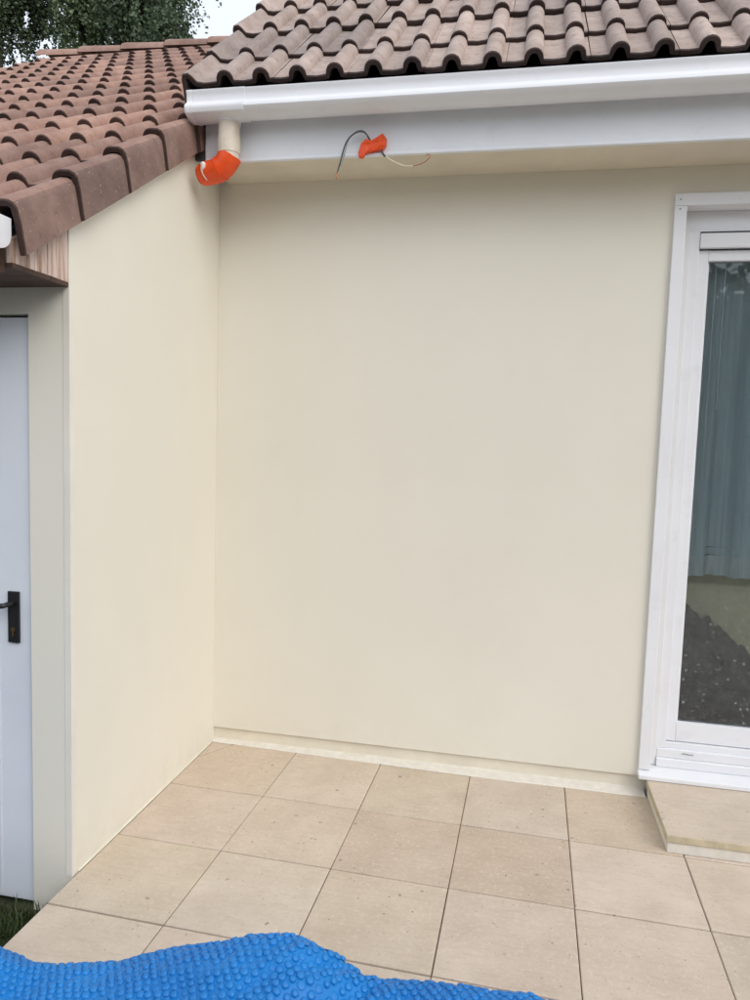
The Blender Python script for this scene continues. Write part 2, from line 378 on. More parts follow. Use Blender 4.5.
def paving(poly, shade):
    poly = inset(poly, random.uniform(.0012, .0021)); ys_ = [p[1] for p in poly] or [0]
    if max(ys_)-min(ys_) > .3: poly = clip(clip(poly, -TH, 1, max(q[1]-TH*q[0] for q in poly)-.0016), TH, -1, -min(q[1]-TH*q[0] for q in poly)-.0016)
    if len(poly) < 3: return
    ar = abs(sum(poly[i][0]*poly[(i+1) % len(poly)][1]-poly[(i+1) % len(poly)][0]*poly[i][1] for i in range(len(poly))))/2
    if ar < .0006: return
    dz = random.uniform(-.0008, .0006)
    top = inset(poly, .0025); n = len(poly)
    mb = MB()
    if len(top) == n:
        vs = [(p[0], p[1], -.0075) for p in poly]+[(p[0], p[1], -.002+dz) for p in poly]+[(p[0], p[1], dz) for p in top]
        fs = [tuple(range(2*n, 3*n))]+[(i, (i+1) % n, n+(i+1) % n, n+i) for i in range(n)]+[(n+i, n+(i+1) % n, 2*n+(i+1) % n, 2*n+i) for i in range(n)]
        mb.add(vs, fs)
    else: mb.prism(poly, 2, -.0075, dz)
    o = build(mb, 'paving_tile', 'paving', terrace)
    o.color = (.635*shade[0], .540*shade[1], .440*shade[2], 1)
    return o
shades = {(2, 1): (.90, .87, .85), (3, 1): (.88, .845, .815), (1, 1): (.98, .97, .95), (0, 0): (1.0, .98, .95), (4, 0): (.95, .93, .89)}
for c in range(0, 15):
    for r in range(0, 12):
        c0 = -.4 if c == 0 else c; r0 = -.4 if r == 0 else r      # first row and column run up to the walls
        q = [gpt(c0, r0), gpt(c+1, r0), gpt(c+1, r+1), gpt(c0, r+1)]
        q = clip(q, -1, 0, -.004); q = clip(q, 0, 1, -.008-.034*min(max(c, 0), 3)/3); q = clip(q, 1, 0, 6.39)
        if len(q) < 3: continue
        k = random.uniform(.94, 1.06); sh = shades.get((c, r), (k, k*random.uniform(.98, 1.01), k*random.uniform(.96, 1.02)))
        if (c, r) == (0, 0):        # the tile in the inner corner has its corner cut off along a slanted joint
            A, B = (.118, -.005), (.002, -.188)
            a, b = (B[1]-A[1]), -(B[0]-A[0]); cc = a*A[0]+b*A[1]
            w_ = math.hypot(a, b)*.0034; paving(clip(q, a, b, cc-w_), sh); paving(clip(q, -a, -b, -cc-w_), sh)
        else: paving(q, sh)

# grass along the garage, one mass of blades
gb = MB(); rg = random.Random(3)
for i in range(15000):
    x = -rg.random()**1.2*1.3-.006; y = -1.12-rg.random()*1.7
    h = rg.uniform(.02, .065); a = rg.random()*6.283; w = rg.uniform(.0016, .0035); l = rg.uniform(.01, .045)
    dx, dy = math.cos(a), math.sin(a)
    lx = min(l*dx, -x-.004) if dx > 0 else l*dx
    if y+l*dy > -1.11: dy = -abs(dy)
    gb.add([(x-dy*w, y+dx*w, GZ-.002), (x+dy*w, y-dx*w, GZ-.002), (x+lx*.4+dy*w*.8, y+l*.4*dy-dx*w*.8, GZ+h*.6), (x+lx*.4-dy*w*.8, y+l*.4*dy+dx*w*.8, GZ+h*.6), (x+lx, y+l*dy, GZ+h)],
           [(0, 1, 2, 3), (3, 2, 4)])
go = link('grass', gb.mesh('grass', 'grass')); tag(go, 'short green grass growing beside the terrace below the white door', 'grass', kind='stuff')

# ------------------------------------------------------------------ main house
house = empty('house', (2.5, 0, 0), 'cream rendered house with white gutter, brown tiled roof and white patio door', 'house')
def hp(mb, name, mats, par=None, **k):
    o = build(mb, name, mats, None, **k); setpar(o, par or house); return o
def setpar(o, par):
    bpy.context.view_layer.update(); o.parent = par; o.matrix_parent_inverse = par.matrix_world.inverted()
DX0, DX1, DZ1 = 1.955, 3.95, 2.42
wall = MB()
wall.box(0.0005, DX0, 0, .26, .068, 2.60); wall.box(DX1, 6.4, 0, .26, .068, 2.60); wall.box(DX0, DX1, 0, .26, DZ1, 2.60)
hp(wall, 'wall', 'render')
hp(MB().box(.0005, .26, .262, 6.0, GZ-.05, 2.60), 'side_wall', 'render')
for a_, b_ in ((.0008, DX0+.3), (DX1, 6.4)):
    hp(MB().prism([(.014, GZ-.05), (.014, .0675), (.12, .0675), (.12, GZ-.05)], 0, a_, b_), 'plinth', 'plinth')
# mortar fillet along the foot of the plinth, uneven
fl = MB(); rf = random.Random(5); xs = [.001+i*(1.949/60) for i in range(61)]; vs = []
for i, x in enumerate(xs):
    d = .015+.036*min(1, x/1.2)+.003*noise.noise((x*9, 0, 3)); h = .008+.004*noise.noise((x*6, 2, 0))
    vs += [(x, .0142, .001), (x, .0142, h+.003), (x, .004, h), (x, -d, .004), (x, -d-.003, .0008)]
fs = [(i*5+k, i*5+k+1, (i+1)*5+k+1, (i+1)*5+k) for i in range(60) for k in range(4)]
fl.add(vs, fs); hp(fl, 'mortar_fillet', 'mortar', smooth=True)

# soffit, fascia, eave
FY = -.25
hp(MB().box(.045, 6.4, FY, -.0005, 2.560, 2.572), 'soffit', 'soffit')
hp(MB().prism([(FY-.001, 2.553), (FY-.013, 2.556), (FY-.013, 2.563), (FY-.009, 2.568), (FY-.009, 2.765), (FY-.001, 2.765)], 0, .05, 6.4), 'fascia', 'pvc_fascia')
hp(MB().prism([(FY, 2.573), (FY, 2.765), (FY+.02, 2.765), (FY+.02, 2.573)], 0, -.01, 6.4), 'eave_board', 'dark_under')
hp(MB().prism([(-.312, 2.7655), (-.312, 2.783), (-.02, 3.035), (-.02, 2.775), (-.23, 2.7660)], 0, .01, 6.4), 'eave_filler', 'dark_under')

# gutter: moulded profile, hollow
def gut_profile(g=0.0):
    return [(-.262, 2.778), (-.262, 2.722), (-.280, 2.701-g), (-.315, 2.690-g), (-.345, 2.6895-g), (-.370, 2.695-g), (-.386-g, 2.704-g), (-.393-g, 2.714), (-.392-g, 2.724), (-.384-g, 2.7335), (-.3735-g, 2.7415), (-.3715-g, 2.747),
            (-.3735-g, 2.774), (-.378-g, 2.781), (-.3785-g, 2.786), (-.374-g, 2.7895), (-.366, 2.789), (-.363, 2.781)]
def gutter_shell(prof, x0, x1, th=.003, nx=1, cap0=False):
    mb = MB(); inner = [(y+(.0035 if y < -.32 else -.0035 if y < -.27 else .0), z+(.0035 if z < 2.72 else 0)) for y, z in prof[:-2]]
    poly = prof + inner[::-1][0:0]
    loop = list(prof) + [( -.3675, 2.776), (-.3675, 2.746), (-.379, 2.733), (-.387, 2.722), (-.385, 2.711), (-.368, 2.700), (-.345, 2.694), (-.316, 2.6945), (-.284, 2.7045), (-.2655, 2.724), (-.2655, 2.778)]
    n = len(loop)
    for i in range(nx+1):
        x = x0+(x1-x0)*i/nx; mb.v += [(x, y, z) for y, z in loop]
    for i in range(nx):
        for k in range(n): mb.f.append((i*n+k, i*n+(k+1) % n, (i+1)*n+(k+1) % n, (i+1)*n+k))
    m = len(prof)
    mb.f.append(tuple(range(n))); mb.f.append(tuple(range(nx*n, nx*n+n)))
    mb.mi = [0]*len(mb.f); return mb
gut = hp(gutter_shell(gut_profile(), .05, 6.4), 'gutter', 'pvc', smooth=True)
og = hp(gutter_shell(gut_profile(.004), .048, .262), 'gutter_outlet', 'pvc', gut, smooth=True)
# stop end: closed plate with a rim
pf = [p for p in gut_profile(.007)]
hp(MB().prism(pf, 0, .022, .0475), 'end_cap', 'pvc', gut, bev=.004, smooth=True)
pf2 = [p for p in gut_profile(.0055)]
hp(MB().prism([(y, z) for y, z in pf2[:-4]]+[(-.3745, 2.775), (-.27, 2.775)], 0, .0485, .0493), 'end_cap_rim', 'pvc', gut)
for cx in (1.02, 1.95, 2.8):
    hp(MB().prism([(-.2605, 2.776), (-.2605, 2.782), (-.366, 2.7905), (-.366, 2.7845)], 0, cx-.012, cx+.012), 'gutter_bracket', 'pvc', gut)

# downpipe stub with two sleeves and the orange elbow
PX, PY = .174, -.312
dp = hp(MB().tube([(PX, PY, 2.715), (PX, PY, 2.545)], .0425, 28), 'downpipe', 'pipe', smooth=True)
hp(MB().tube([(PX, PY, 2.702), (PX, PY, 2.683), (PX, PY, 2.681)], [.0465, .0465, .043], 28), 'pipe_collar', 'pvc', dp, smooth=True)
hp(MB().tube([(PX, PY, 2.630), (PX, PY, 2.566)], .0450, 28), 'pipe_sleeve', 'pipe', dp, smooth=True)
arc = [tuple(q) for q in catmull([(PX+.006, PY, 2.562), (PX-.014, PY+.001, 2.530), (PX-.044, PY+.005, 2.509), (PX-.080, PY+.010, 2.502)], 4)]
e1 = Vector(arc[-1]); dr = (Vector(arc[-1])-Vector(arc[-2])).normalized()
arc += [tuple(e1+dr*.016), tuple(e1+dr*.032), tuple(e1+dr*.044)]
em = MB().tube(arc, [.0465]*13+[.0455, .043, .040], 26)
em.v = [tuple(Vector(q)+Vector((noise.noise(Vector(q)*48), noise.noise(Vector(q)*48+Vector((7, 0, 0))), noise.noise(Vector(q)*48+Vector((0, 9, 0)))))*.0022) for q in em.v]
elb = hp(em, 'elbow', 'orange', dp, smooth=True)
hp(MB().tube([Vector(arc[7])-(Vector(arc[8])-Vector(arc[7])).normalized()*.004, Vector(arc[7])+(Vector(arc[8])-Vector(arc[7])).normalized()*.004], .0492, 26), 'tape_seam', 'orange', elb, smooth=True)
endc = e1+dr*.046
hp(MB().tube([endc-dr*.012, endc+dr*.004], [.0415, .036], 20), 'elbow_end_wrap', 'orange_dark', elb, smooth=True)
fm = e1+dr*.018+Vector((0, -.0445, .012))
hp(MB().tube(catmull([fm+Vector((.002, 0, .016)), fm+Vector((.004, -.003, 0)), fm+Vector((-.002, 0, -.016)), fm+Vector((.004, .004, -.034)), fm+Vector((.014, .016, -.048))], 4), [.006, .009, .0105, .010, .0095, .009, .008, .0065, .005, .0035, .003, .0025, .0025, .0025, .0025, .002, .0015], 8), 'sealant_dab', 'foam', elb, smooth=True)

# ------------------------------------------------------------------ roofs
def make_tile(name, e, mats, kind):
    """u across (2 rolls), v up the slope, w normal.  kind 'std' or 'verge_right' / 'verge_left'"""
    RH, RW, TK, NS = .038, .0350, .019, 8
    def roll(c): return [(c+RW*math.sin(-math.pi/2+math.pi*i/NS), RH*math.cos(-math.pi/2+math.pi*i/NS)**.85 if 0 < i < NS else 0) for i in range(NS+1)]
    if kind == 'std':
        P = [(.001, 0), (.03, -.002)]+roll(.0975)+[(.171, -.003)]+roll(.2445)+[(.2935, 0)]
    elif kind == 'verge_right':
        P = [(.001, 0), (.03, -.002)]+roll(.0975)+[(.175, -.003)]+roll(.2525)[:NS//2+1]
        P += [(.2525+.022, RH*.93), (.2525+.035, RH*.72), (.2945, RH*.35), (.2965, -.02), (.298, -.100)]
    else:
        P = [(.002, -.085), (.0035, -.02), (.0055, .020), (.013, .034), (.027, .036), (.041, .024), (.056, .004), (.085, -.002), (.11, -.002)]+roll(.174)+[(.2475, -.003)]+roll(.321)+[(.370, 0)]
    n = len(P); L = e+.055; mb = MB()
    sl = .021/e; W0 = .040
    def row(v, wtop, under, flare):
        out = []
        for i, (u, w) in enumerate(P):
            pu, pw = P[max(i-1, 0)]; qu, qw = P[min(i+1, n-1)]; tu, tw = qu-pu, qw-pw; l = math.hypot(tu, tw) or 1
            nu, nw = -tw/l, tu/l
            fl_ = flare if (kind == 'verge_right' and i > n-6) else -flare if (kind == 'verge_left' and i < 4) else 0
            d = TK if under else 0; vv = v; ww = wtop+w-nw*d
            dep = max(0, -w)/.1 if (kind == 'verge_right' and i > n-4) else max(0, -w)/.1 if (kind == 'verge_left' and i < 2) else 0
            if v < e*.5: vv = v-.034*dep            # the side flap reaches down the slope
            if dep > .5: ww = W0+w-.006+(.004 if v < e*.5 else 0)
            out.append((u+fl_-nu*d, vv, ww))
        return out
    A = row(0.006, W0-.006*sl, False, .009); A0 = row(0, W0-.004, False, .008); B = row(L, W0-L*sl, False, -.005); U = row(.002, W0, True, .009); D = row(.09, W0-.09*sl, True, .006)
    mb.v += A0+A+B+U+D
    for i in range(n-1):
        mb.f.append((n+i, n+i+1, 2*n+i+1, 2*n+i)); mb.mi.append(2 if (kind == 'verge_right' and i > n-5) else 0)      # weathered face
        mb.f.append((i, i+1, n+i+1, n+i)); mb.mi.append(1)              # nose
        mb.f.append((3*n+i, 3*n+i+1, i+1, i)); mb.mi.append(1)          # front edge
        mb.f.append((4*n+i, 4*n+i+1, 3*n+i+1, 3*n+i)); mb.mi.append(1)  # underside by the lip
    for i in ((0, n-1)):
        mb.f.append((i, n+i, 2*n+i, 4*n+i, 3*n+i) if i == 0 else (3*n+i, 4*n+i, 2*n+i, n+i, i)); mb.mi.append(1)
    me = mb.mesh(name, mats); me.polygons.foreach_set('use_smooth', [mi != 1 for mi in mb.mi]); me.update(); me.set_sharp_from_angle(angle=math.radians(42))
    return me
def roof_frame(y, z, s):
    """origin at (0,y,z), axes u=+X, v=up the slope, w=normal"""
    c = 1/math.sqrt(1+s*s)
    return Matrix(((1, 0, 0, 0), (0, c, -s*c, y), (0, s*c, c, z), (0, 0, 0, 1)))
def lay(roof, F, me, name, u, v, jit=.0016):
    o = link(name, me); J = Matrix.Translation((u+random.uniform(-jit, jit), v+random.uniform(-.004, .004), random.uniform(0, .0015)))
    mw = F @ J @ Matrix.Rotation(random.uniform(-.006, .006), 4, 'Z') @ Matrix.Rotation(random.uniform(-.004, .004), 4, 'X')
    o.matrix_world = mw; o.parent = roof; o.matrix_parent_inverse = roof.matrix_world.inverted(); return o

# right roof
s2 = .90; e2 = .375; F2 = roof_frame(-.3315, 2.793, s2); c2 = 1/math.sqrt(1+s2*s2)
roofR = MB()
def slab(F, u0, u1, v0, v1, w0, w1):
    vs = [F @ Vector((u, v, w)) for w in (w0, w1) for v in (v0, v1) for u in (u0, u1)]
    return vs, [(0, 2, 3, 1), (4, 5, 7, 6), (0, 1, 5, 4), (2, 6, 7, 3), (0, 4, 6, 2), (1, 3, 7, 5)]
roofR.add(*slab(F2, .03, 5.35, .06, 3.1, -.06, -.008))
roof2 = hp(roofR, 'roof', 'dark_under'); roof2['label'] = 'steeper grey-brown tiled roof'
bpy.context.view_layer.update()
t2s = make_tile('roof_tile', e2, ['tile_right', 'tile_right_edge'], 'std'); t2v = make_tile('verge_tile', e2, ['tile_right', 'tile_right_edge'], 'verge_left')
for k in range(9):
    vk = 0 if k == 0 else .292+(k-1)*e2             # the eave course shows a shorter length
    lay(roof2, F2, t2v, 'verge_tile', .0, vk)
    for j in range(14): lay(roof2, F2, t2s, 'roof_tile', .371+.294*j, vk)
# gable wall of the house under the right roof verge
gw = MB(); gw.prism([(.262, 2.601), (5.0, 2.601), (5.0, 4.2), (1.75, 4.46), (.262, 3.15)], 0, .03, .24)
hp(gw, 'gable_wall', 'render')

# ------------------------------------------------------------------ garage
garage = empty('garage', (-1.3, -1.1, GZ), 'low cream garage wing with pinkish brown tiled roof and white side door', 'garage')
def gp(mb, name, mats, par=None, **k):
    o = build(mb, name, mats, None, **k); setpar(o, par or garage); return o
GY = -1.1047; s1 = .632; e1_ = .3146; YE = -1.357
F1 = roof_frame(YE, 2.031+s1*(YE+1.287), s1); c1 = 1/math.sqrt(1+s1*s1)
def zb(y): return 2.031+s1*(y+1.287)           # base plane of the left roof
DRX = -.141
gwall = MB()
gwall.prism([(GY, GZ-.05), (GY, 1.885), (GY+.001, zb(GY)-.05), (2.62, zb(2.62)-.05), (2.62, GZ-.05)], 0, DRX, 0)
gp(gwall, 'gable_wall', 'render')
fw = MB(); fw.box(-2.95, -1.06, GY, GY+.2, GZ-.05, 1.885); fw.box(-1.06, DRX, GY, GY+.2, 1.806, 1.885); gp(fw, 'front_wall', 'render')
gp(MB().prism([(GY, GZ-.05), (GY, 1.885), (GY+.002, zb(GY)-.09), (2.5, zb(2.5)-.09), (2.5, GZ-.05)], 0, -2.88, -2.72), 'far_wall', 'render')
cb = MB(); cb.prism([(.0018, GY-.0018), (.0018, GY+.022), (.0002, GY+.024), (-.004, GY+.01), (-.022, GY-.0002), (-.020, GY-.0018)], 2, .002, 1.884)
gp(cb, 'corner_bead', 'bead')
gp(MB().prism([(.0002, .0005), (.0002, .006), (.002, .005), (.0055, .0012)], 1, GY+.03, -.016), 'mortar_fillet', 'plinth')
# door
gd = gp(MB().box(-1.052, DRX-.008, GY+.012, GY+.052, GZ+.02, 1.797), 'door', 'door', bev=.002)
gp(MB().box(-1.06, DRX, GY+.055, GY+.10, GZ-.04, 1.805), 'door_rebate', 'black', gd)
for (px0, px1, z0, z1) in [(-.93, -.30, 1.02, 1.66), (-.93, -.30, .06, .72)]:
    fr_ = MB()
    for b in [(px0, px1, z1-.022, z1), (px0, px1, z0, z0+.022), (px0, px0+.022, z0+.022, z1-.022), (px1-.022, px1, z0+.022, z1-.022)]:
        fr_.box(b[0], b[1], GY+.004, GY+.0121, b[2], b[3])
    gp(fr_, 'door_moulding', 'door', gd)
gp(MB().box(-.272, -.266, GY+.009, GY+.0121, GZ+.03, 1.79), 'door_groove_bead', 'door', gd)
hd = gp(MB().box(-.2285, -.1885, GY+.003, GY+.0119, .762, .930), 'handle', 'black', gd, bev=.002)
gp(MB().tube(catmull([(-.2085, GY+.004, .893), (-.2085, GY-.020, .893), (-.212, GY-.036, .892), (-.228, GY-.042, .890), (-.27, GY-.042, .886), (-.325, GY-.040, .884)], 5), .0085, 12), 'lever', 'black', hd, smooth=True)
gp(MB().tube([(-.2085, GY+.0035, .806), (-.2085, GY-.001, .806)], .0075, 14), 'lock_cylinder', 'brass', hd)
gp(MB().box(-.2115, -.2055, GY-.0005, GY+.003, .784, .804), 'keyhole_slot', 'brass', hd)
# eave: soffit boards, fascia and gable infill planks
for i, (a, b) in enumerate([(-1.352, -1.272), (-1.270, -1.190), (-1.188, -1.106)]):
    gp(MB().box(-2.95, -.001, a, b, 1.8855, 1.899), 'soffit_board', 'brown_board')
gp(MB().box(-2.95, -.024, -1.372, -1.353, 1.872, 1.955), 'fascia', 'brown_board')
yk = [-1.352, -1.318, -1.281, -1.247, -1.205, -1.160, -1.1062]
for a, b in zip(yk[:-1], yk[1:]):
    o_ = random.uniform(-.002, .002)
    gp(MB().prism([(a+.0008, 1.8995), (b-.0008, 1.8995), (b-.0008, zb(b)-.03), (a+.0008, zb(a)-.03)], 0, -.020+o_, -.001+o_), 'gable_plank', 'wood')
mv = MB(); ny = 70; pts_ = []; rad_ = []
for i in range(ny+1):
    y_ = -1.10+i*(.80/ny); pts_.append((.004+.003*noise.noise((y_*40, 0, 0)), y_, zb(y_)-.082+.004*noise.noise((y_*33, 5, 0)))); rad_.append(.0065+.006*max(0, noise.noise((y_*27, 9, 1))))
mv.tube(pts_, rad_, 7); gp(mv, 'verge_mortar', 'mortar', smooth=True)
# gutter of the garage eave
hp_ = [(-1.386, 2.005), (-1.386, 1.962)]+[(-1.440+.054*math.cos(math.radians(a)), 1.962+.042*math.sin(math.radians(a))) for a in range(-15, -181, -15)]+[(-1.494, 2.0), (-1.500, 2.006), (-1.489, 2.006)]
inn = [(-1.4895, 1.962)]+[(-1.440+.050*math.cos(math.radians(a)), 1.962+.038*math.sin(math.radians(a))) for a in range(-165, 0, 15)]+[(-1.390, 1.962), (-1.390, 2.005)]
loop = hp_+inn; gm = MB(); n = len(loop); gm.v = [(x, y, z) for x in (-2.95, .005) for y, z in loop]
gm.f = [(k, (k+1) % n, n+(k+1) % n, n+k) for k in range(n)]+[tuple(range(n)), tuple(range(n, 2*n))]; gm.mi = [0]*len(gm.f)
gg = gp(gm, 'gutter', 'pvc', smooth=True)
gp(MB().prism([(y+(.003 if y > -1.44 else -.003), z-(.003 if z < 1.95 else 0)) for y, z in hp_[:-1]], 0, .0055, .022), 'end_cap', 'pvc', gg, bev=.003, smooth=True)

rl = MB(); rl.add(*slab(F1, -2.93, -.025, .06, 4.88, -.05, -.006))
roof1 = gp(rl, 'roof', 'dark_under'); roof1['label'] = 'long low pitched roof of faded pinkish tiles'
bpy.context.view_layer.update()
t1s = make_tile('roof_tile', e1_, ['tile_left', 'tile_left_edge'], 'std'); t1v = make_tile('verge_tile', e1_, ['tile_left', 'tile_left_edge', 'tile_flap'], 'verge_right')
NC = 16; x_v = -.2645
for k in range(NC):
    lay(roof1, F1, t1v, 'verge_tile', x_v, k*e1_)
    for j in range(1, 10): lay(roof1, F1, t1s, 'roof_tile', x_v-.294*j, k*e1_)
YR = YE+NC*e1_*c1+.02; ZR = zb(YR)
rb = MB(); rseg = 10; nose = []
def ridge_mesh(Lr):
    mb = MB(); P = []
    for x, rad in ((0, .135), (.012, .138), (Lr, .122)):
        P.append([(x, rad*math.cos(math.pi*i/rseg)*1.05, rad*.72*math.sin(math.pi*i/rseg)) for i in range(rseg+1)])
    U = [(0, .118*math.cos(math.pi*i/rseg)*1.05, .118*.72*math.sin(math.pi*i/rseg)) for i in range(rseg+1)]
    mb.v = U+P[0]+P[1]+P[2]; n = rseg+1
    for r in range(3):
        for i in range(rseg): mb.f.append((r*n+i, r*n+i+1, (r+1)*n+i+1, (r+1)*n+i)); mb.mi.append(1 if r == 0 else 0)
    me = mb.mesh('ridge_tile', ['tile_left', 'tile_left_edge']); me.polygons.foreach_set('use_smooth', [True]*len(me.polygons)); return me
rm = ridge_mesh(.44)
for i in range(8):
    o = link('ridge_tile', rm); o.matrix_world = Matrix.Translation((-2.95+.40*i, YR, ZR+.008)) @ Matrix.Rotation(math.radians(1.3), 4, 'Y') @ Matrix.Translation((random.uniform(-.01, .01), 0, random.uniform(.0, .008))); setpar(o, roof1)
# back slope of the garage roof
bs = MB(); bs.add([(-2.93, YR+.02, ZR-.0), (-.03, YR+.02, ZR-.0), (-.03, YR+3, ZR-1.9), (-2.93, YR+3, ZR-1.9), (-2.93, YR+.02, ZR-.06), (-.03, YR+.02, ZR-.06), (-.03, YR+3, ZR-1.96), (-2.93, YR+3, ZR-1.96)],
   [(0, 1, 2, 3), (7, 6, 5, 4), (0, 4, 5, 1), (1, 5, 6, 2), (2, 6, 7, 3), (3, 7, 4, 0)]); gp(bs, 'back_slope', 'tile_left', roof1)

# ------------------------------------------------------------------ patio door
pd = hp(MB().box(1.920, 1.966, -.018, .0, .104, 2.4045), 'patio_door', 'pvc', bev=.0025)
pd['label'] = 'white framed sliding patio door'
hp(MB().box(1.920, 4.0, -.019, .0, 2.405, 2.452), 'head_trim', 'pvc', pd, bev=.0025)
hp(MB().box(DX1-.01, 4.0, -.018, .0, .104, 2.4045), 'side_trim', 'pvc', pd, bev=.0025)
for (sx_, sz_) in ((1.940, 2.428), (1.940, 2.392)):
    hp(MB().tube([(sx_, -.0178, sz_), (sx_, -.0203, sz_)], .0035, 10), 'screw_cap', 'wire_grey', pd)
hp(MB().box(1.9665, 3.94, .0005, .088, 2.405, 2.4195), 'reveal_head', 'pvc', pd)
hp(MB().box(1.9665, 3.94, .062, .088, 2.325, 2.4045), 'frame_head', 'pvc', pd, bev=.002)
hp(MB().box(1.9665, 1.998, .040, .09, .106, 2.3245), 'shutter_guide', 'pvc', pd, bev=.002)
hp(MB().box(1.9985, 2.036, .052, .092, .180, 2.3245), 'frame_jamb', 'pvc', pd, bev=.002)
sh = hp(MB().box(2.0365, 3.94, .046, .070, 2.258, 2.3150), 'shutter_slat', 'pvc', pd, bev=.003)
hp(MB().box(2.0365, 3.94, .066, .088, 2.3152, 2.3245), 'shutter_slot', 'dark_under', pd)
hp(MB().box(2.0365, 2.0765, .072, .112, .206, 2.254), 'sash_stile', 'pvc', pd, bev=.003)
hp(MB().box(2.077, 3.9, .074, .112, 2.212, 2.2535), 'sash_head', 'pvc', pd, bev=.003)
hp(MB().box(2.077, 3.9, .074, .112, .206, .290), 'sash_rail', 'pvc', pd, bev=.003)
hp(MB().box(2.9, 2.97, .070, .115, .2905, 2.2115), 'meeting_stile', 'pvc', pd, bev=.003)
hp(MB().box(2.0770, 2.0850, .0905, .0975, .2905, 2.2115), 'glazing_bead', 'pvc', pd)
hp(MB().box(2.0855, 2.8995, .0935, .0995, .2905, 2.2115), 'glass', 'glass', pd)
hp(MB().box(2.9705, 3.9, .0935, .0995, .2905, 2.2115), 'glass', 'glass', pd)
hp(MB().box(1.9985, 3.94, .040, .13, .142, .1795), 'frame_track', 'pvc', pd, bev=.003)
hp(MB().box(2.0365, 3.94, .058, .13, .1797, .2030), 'track_rib', 'pvc', pd, bev=.002)
hp(MB().prism([(.030, .1055), (.030, .138), (.036, .1415), (.13, .1415), (.13, .1055)], 0, 1.9985, 3.94), 'frame_sill', 'pvc', pd)
hp(MB().prism([(-.046, .0725), (-.046, .089), (-.043, .0925), (.0, .1035), (.13, .105), (.13, .0725)], 0, 1.918, 4.0), 'window_sill', 'pvc', pd, bev=.002)
hp(MB().tube(catmull([(2.10, .0395, .166), (2.115, .038, .168), (2.13, .0385, .165), (2.145, .0395, .166)], 4), .0022, 8), 'drain_cap', 'wire_grey', pd)
# room behind
rm_ = MB(); rm_.box(1.6, 2.3, 3.4, 3.5, .06, 2.6); rm_.box(4.6, 5.0, 3.4, 3.5, .06, 2.6); rm_.box(2.3, 4.6, 3.4, 3.5, .06, .9); rm_.box(2.3, 4.6, 3.4, 3.5, 2.25, 2.6); rm_.box(1.5, 1.6, .262, 3.4, .06, 2.6); rm_.box(5.0, 5.1, .262, 3.4, .06, 2.6); rm_.box(1.5, 5.1, .262, 3.5, 2.601, 2.65)  # opening in the rear wall is added to let sky light reach the curtain
hp(rm_, 'room_wall', 'room'); hp(MB().box(.26, 6.2, .262, 3.5, GZ, .059), 'room_floor', 'room_floor'); 
hp(MB().box(DX0, DX1, .1325, .2615, GZ, .104), 'threshold', 'room_floor')

# curtain
cu = MB(); nu, nv = 240, 14; vs = []
cur = empty('curtain', (2.9, .22, 1.0), 'teal grey sheer curtain hanging behind the patio door glass', 'curtain')
def cpt(i, j, z0, z1):
    x = 2.0+1.9*i/nu; t = j/nv; z = z0+(z1-z0)*t
    a = .034*math.sin(x*40+1.2*math.sin(x*7)+.5*(1-t))+.016*math.sin(x*97+2)+.014*noise.noise((x*5, 0, z))
    return (x, .215+a*(.6+.4*(1-t)), z)
def sheet(z0, z1, name, mat):
    mb = MB(); mb.v = [cpt(i, j, z0, z1) for j in range(nv+1) for i in range(nu+1)]
    mb.f = [(j*(nu+1)+i, j*(nu+1)+i+1, (j+1)*(nu+1)+i+1, (j+1)*(nu+1)+i) for j in range(nv) for i in range(nu)]; mb.mi = [0]*len(mb.f)
    o = build(mb, name, mat, None, smooth=True); setpar(o, cur); return o
sheet(1.03, 2.34, 'curtain_sheet', 'curtain'); sheet(.905, .995, 'curtain_hem', 'hem'); sheet(.9952, 1.0298, 'curtain_band', 'curtain')
for cx_, ct in ((2.128, 1.32), (2.165, 1.62)):  # thin white tubes added as the bright streaks where curtain folds catch light
    o = build(MB().tube([(cx_, .150, 2.33), (cx_-.002, .149, 1.9), (cx_+.001, .150, ct)], .0028, 8), 'fold_streak', 'pvc', None); setpar(o, cur)
o = build(MB().tube([(1.98, .20, 2.35), (3.92, .20, 2.35)], .012, 12), 'curtain_rail', 'pvc', None); setpar(o, cur)

# armchair and dark throw, added in place of the hazy reflection in the glass
ac = empty('stand_in_chair', (2.6, .7, .06), 'beige rounded armchair added inside for the reflection in the lower patio door glass', 'stand_in_chair')
def ap(mb, name, mat, **k):
    o = build(mb, name, mat, None, **k); setpar(o, ac); return o
bk = MB(); prof = catmull([(2.06, .30, 0), (2.06, .70, 0), (2.09, .84, 0), (2.16, .885, 0), (2.65, .905, 0), (3.0, .89, 0), (3.14, .78, 0), (3.18, .62, 0), (3.18, .30, 0)], 5)
bk.prism([(q.x, q.y) for q in prof], 1, .37, .53); ap(bk, 'backrest', 'sofa', bev=.03, smooth=True)
ap(MB().box(2.24, 3.0, .532, 1.08, .28, .46), 'seat', 'sofa', bev=.04, smooth=True)
for x0 in (2.08, 3.002):
    ap(MB().prism([(.532, .12), (.532, .66), (.98, .66), (1.08, .62), (1.11, .56), (1.11, .12)], 0, x0, x0+.158), 'arm', 'sofa', bev=.03, smooth=True)
for x0 in (2.10, 3.08):
    for y0 in (.42, 1.0): ap(MB().box(x0, x0+.05, y0, y0+.05, .0600, .1195 if y0 > .5 else .2995), 'leg', 'black')
th = MB(); tn = 60; tv = []
